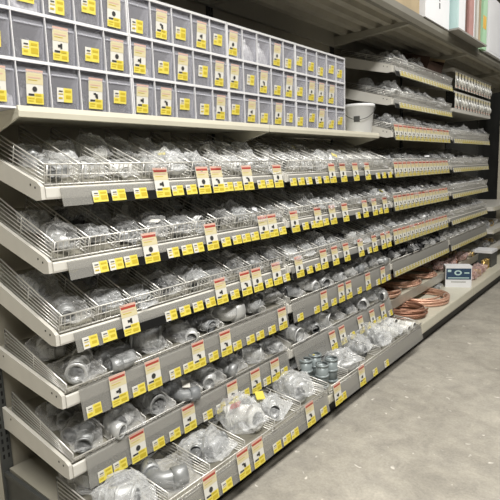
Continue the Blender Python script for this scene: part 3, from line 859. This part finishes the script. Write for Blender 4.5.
def small_bag(loc, yaw, sc, film, tone, label, cat='bag', nf=1, group='bags past the copper coils', fk=None):
    return make_bag(Vector(loc), Matrix.Rotation(yaw,3,'Z'), sc, tone, nf, film, label, group, fk)
small_bag((-1.40,4.17,zb+.001), 1.4, (1,1,.9), 'bag', 'galv', 'clear bag of grey metal parts tucked behind the blue-labelled box')
for i in range(8):
    small_bag((-1.27-.16*(i % 2), 4.56+.155*(i//2)*.95, zb+.001), RNG.uniform(1.2,1.9), (1.0,1.25,1.5), 'bag_red', ['copper_dark','brass'][i//3 % 2],
        f'pinkish bag of {["copper","brass"][i//3 % 2]} fittings, {["front","back"][i % 2]} of {ORD[i//2]} place, base shelf of fourth bay', fk=2)
for i in range(8):
    small_bag((-1.455-.16*(i % 2), 4.50+.27*(i//2), Zc5+.001), RNG.uniform(1.2,1.9), (1.3,1.1,1.4), 'bag_red' if i < 5 else 'bag', 'copper_dark' if i < 5 else 'brass',
        f'{"pinkish" if i < 5 else "clear"} bag of {"copper" if i < 5 else "brass"} fittings, {["front","back"][i % 2]} of {ORD[i//2]} place, fifth-row flat shelf of fourth bay', fk=1)
# brass pieces and dark box
for i in range(3):
    tag(link('pipe_coupling', FIT['brass'][2][1], None, (-1.255,5.22+.06*i,zb+.001), (0,-pi/2,0), (1.3,1.3,1.3)), f'upright brass coupling, {ORD[i]} of three on the base shelf of fourth bay', 'fitting', 'brass couplings on the base shelf')
    COL.objects[-1].location.z = zb + .046
bx = thing('dark_box', 'dark box with a white top on the base shelf past the brass couplings', 'box', (-1.33,5.47,zb+.001))
b = MB(); b.box((-.09,-.11,0),(.09,.11,.15), M['slot']); part('body', b, bx)
b = MB(); b.box((-.092,-.112,.14),(.092,.112,.165), M['white_card']); part('lid', b, bx)

# ------------------------------------------------------------------ loose fittings
at4 = ROWS['T5at1'][0]; Rm = ROWS['T5at1'][1]
def loose(nm_i, tone, P, yaw, s, label, Rm=Matrix.Identity(3)):
    nm, me = FIT[tone][nm_i]
    o = link(nm, me); o.matrix_world = Matrix.Translation(P) @ (Rm @ Matrix.Rotation(yaw,3,'Z')).to_4x4() @ Matrix.Scale(s,4)
    tag(o, label, 'fitting', 'loose fittings in the wire trays')
    return o
atb, Wb = BASEAT
pw = (Wb-.04)/6
for i in range(2):
    for j in range(2):
        o = loose(2, 'bluegrey', atb(.02+pw*.5+(-.045+.09*j), .075+.095*i, .062), 0, 1.75, f'upright blue-grey coupling, {["front","back"][i]} of {["near","far"][j]} file, first slot, base row, second bay')
        o.matrix_world = Matrix.Translation(atb(.02+pw*.5+(-.045+.09*j)+.0, .075+.095*i, .001)) @ Matrix.Rotation(-pi/2,4,'Y') @ Matrix.Scale(1.75,4) @ Matrix.Translation((.0345,0,-.018))
for i in range(3):
    for j in range(2):
        loose(2, 'white_fit', atb(.02+pw*5.5+(-.045+.09*j), .07+.125*i, .0), RNG.uniform(-.06,.06), 1.6, f'lying white coupling, {["front","middle","back"][i]} of {["near","far"][j]} file, sixth slot, base row, second bay')

# ------------------------------------------------------------------ plain shelves in the last bay
for nmk, z in (('top', -.475), ('middle', -.715), ('bottom', -.915)):
    o = thing('plain_shelf', f'plain white flat shelf by the far column, {nmk} of its three', 'shelf', (-1.30,YS[4]+.003,H+z), None, 'plain white shelves by the far column')
    W = SEC-.006; D = -1.30-XB-.004
    b = MB(); b.box((-D,.009,-.012),(-.004,W-.009,0), M['white_metal']); part('deck', b, o)
    b = MB(); b.box((-.004,0,-.036),(.004,W,.004), M['cream']); part('front_lip', b, o)
    for yy in (0, W-.008):
        b = MB(); b.prism([(-.006,-.035),(-.006,-.0125),(-D,-.0125),(-D,-.08),(-D+.03,-.08)], yy, yy+.008, M['white_metal']); part('side_bracket', b, o)
    if nmk != 'top':
        for i in range(4):
            small_bag((-1.42-.14*(i % 2), YS[4]+.14+.13*i, H+z+.001), 1.5+RNG.uniform(-.3,.3), (1.1,1.0,1.3), 'bag', ['galv','zinc','brass'][i % 3], f'clear bag, {ORD[i]} along the {nmk} plain white shelf by the far column')

# ------------------------------------------------------------------ lights (ceiling fluorescents)
def area(x, y, z, sx, sy, power, col=(1,.97,.91)):
    l = bpy.data.lights.new('ceiling_light', 'AREA'); l.shape = 'RECTANGLE'; l.size = sx; l.size_y = sy; l.energy = power; l.color = col
    o = bpy.data.objects.new('ceiling_light', l); COL.objects.link(o); o.location = (x,y,z); return o
area(.35, .2, 3.5, .5, 2.4, 225)
area(.35, 3.6, 3.5, .5, 2.4, 84)
area(.35, 7.2, 3.5, .5, 2.4, 28)
area(-2.6, 5.5, 3.5, .4, 3.0, 28)
w = bpy.data.worlds.new('world'); SC.world = w; w.use_nodes = True
w.node_tree.nodes['Background'].inputs['Color'].default_value = (1,.97,.92,1)
w.node_tree.nodes['Background'].inputs['Strength'].default_value = .3

# ------------------------------------------------------------------ camera
cam = bpy.data.cameras.new('camera'); co = bpy.data.objects.new('camera', cam); COL.objects.link(co)
cam.sensor_width = 36; cam.lens = 503.92/500*36; cam.clip_start = .02
pt, yw, rl = .1578, .6807, -.0361
F0 = Vector((-sin(yw), cos(yw), 0)); R0 = Vector((cos(yw), sin(yw), 0)); Z0 = Vector((0,0,1))
F = F0*cos(pt) - Z0*sin(pt); U = F0*sin(pt) + Z0*cos(pt)
R = R0*cos(rl) + U*sin(rl); U2 = U*cos(rl) - R0*sin(rl)
co.matrix_world = Matrix(((R.x,U2.x,-F.x,0),(R.y,U2.y,-F.y,0),(R.z,U2.z,-F.z,H),(0,0,0,1)))
SC.camera = co
SC.view_settings.view_transform = 'Standard'; SC.view_settings.look = 'None'; SC.view_settings.gamma = 1
SC.view_settings.use_curve_mapping = False
SC.view_settings.exposure = 0.0
SC.cycles.transparent_max_bounces = 24
SC.cycles.max_bounces = 8
SC.cycles.use_denoising = True
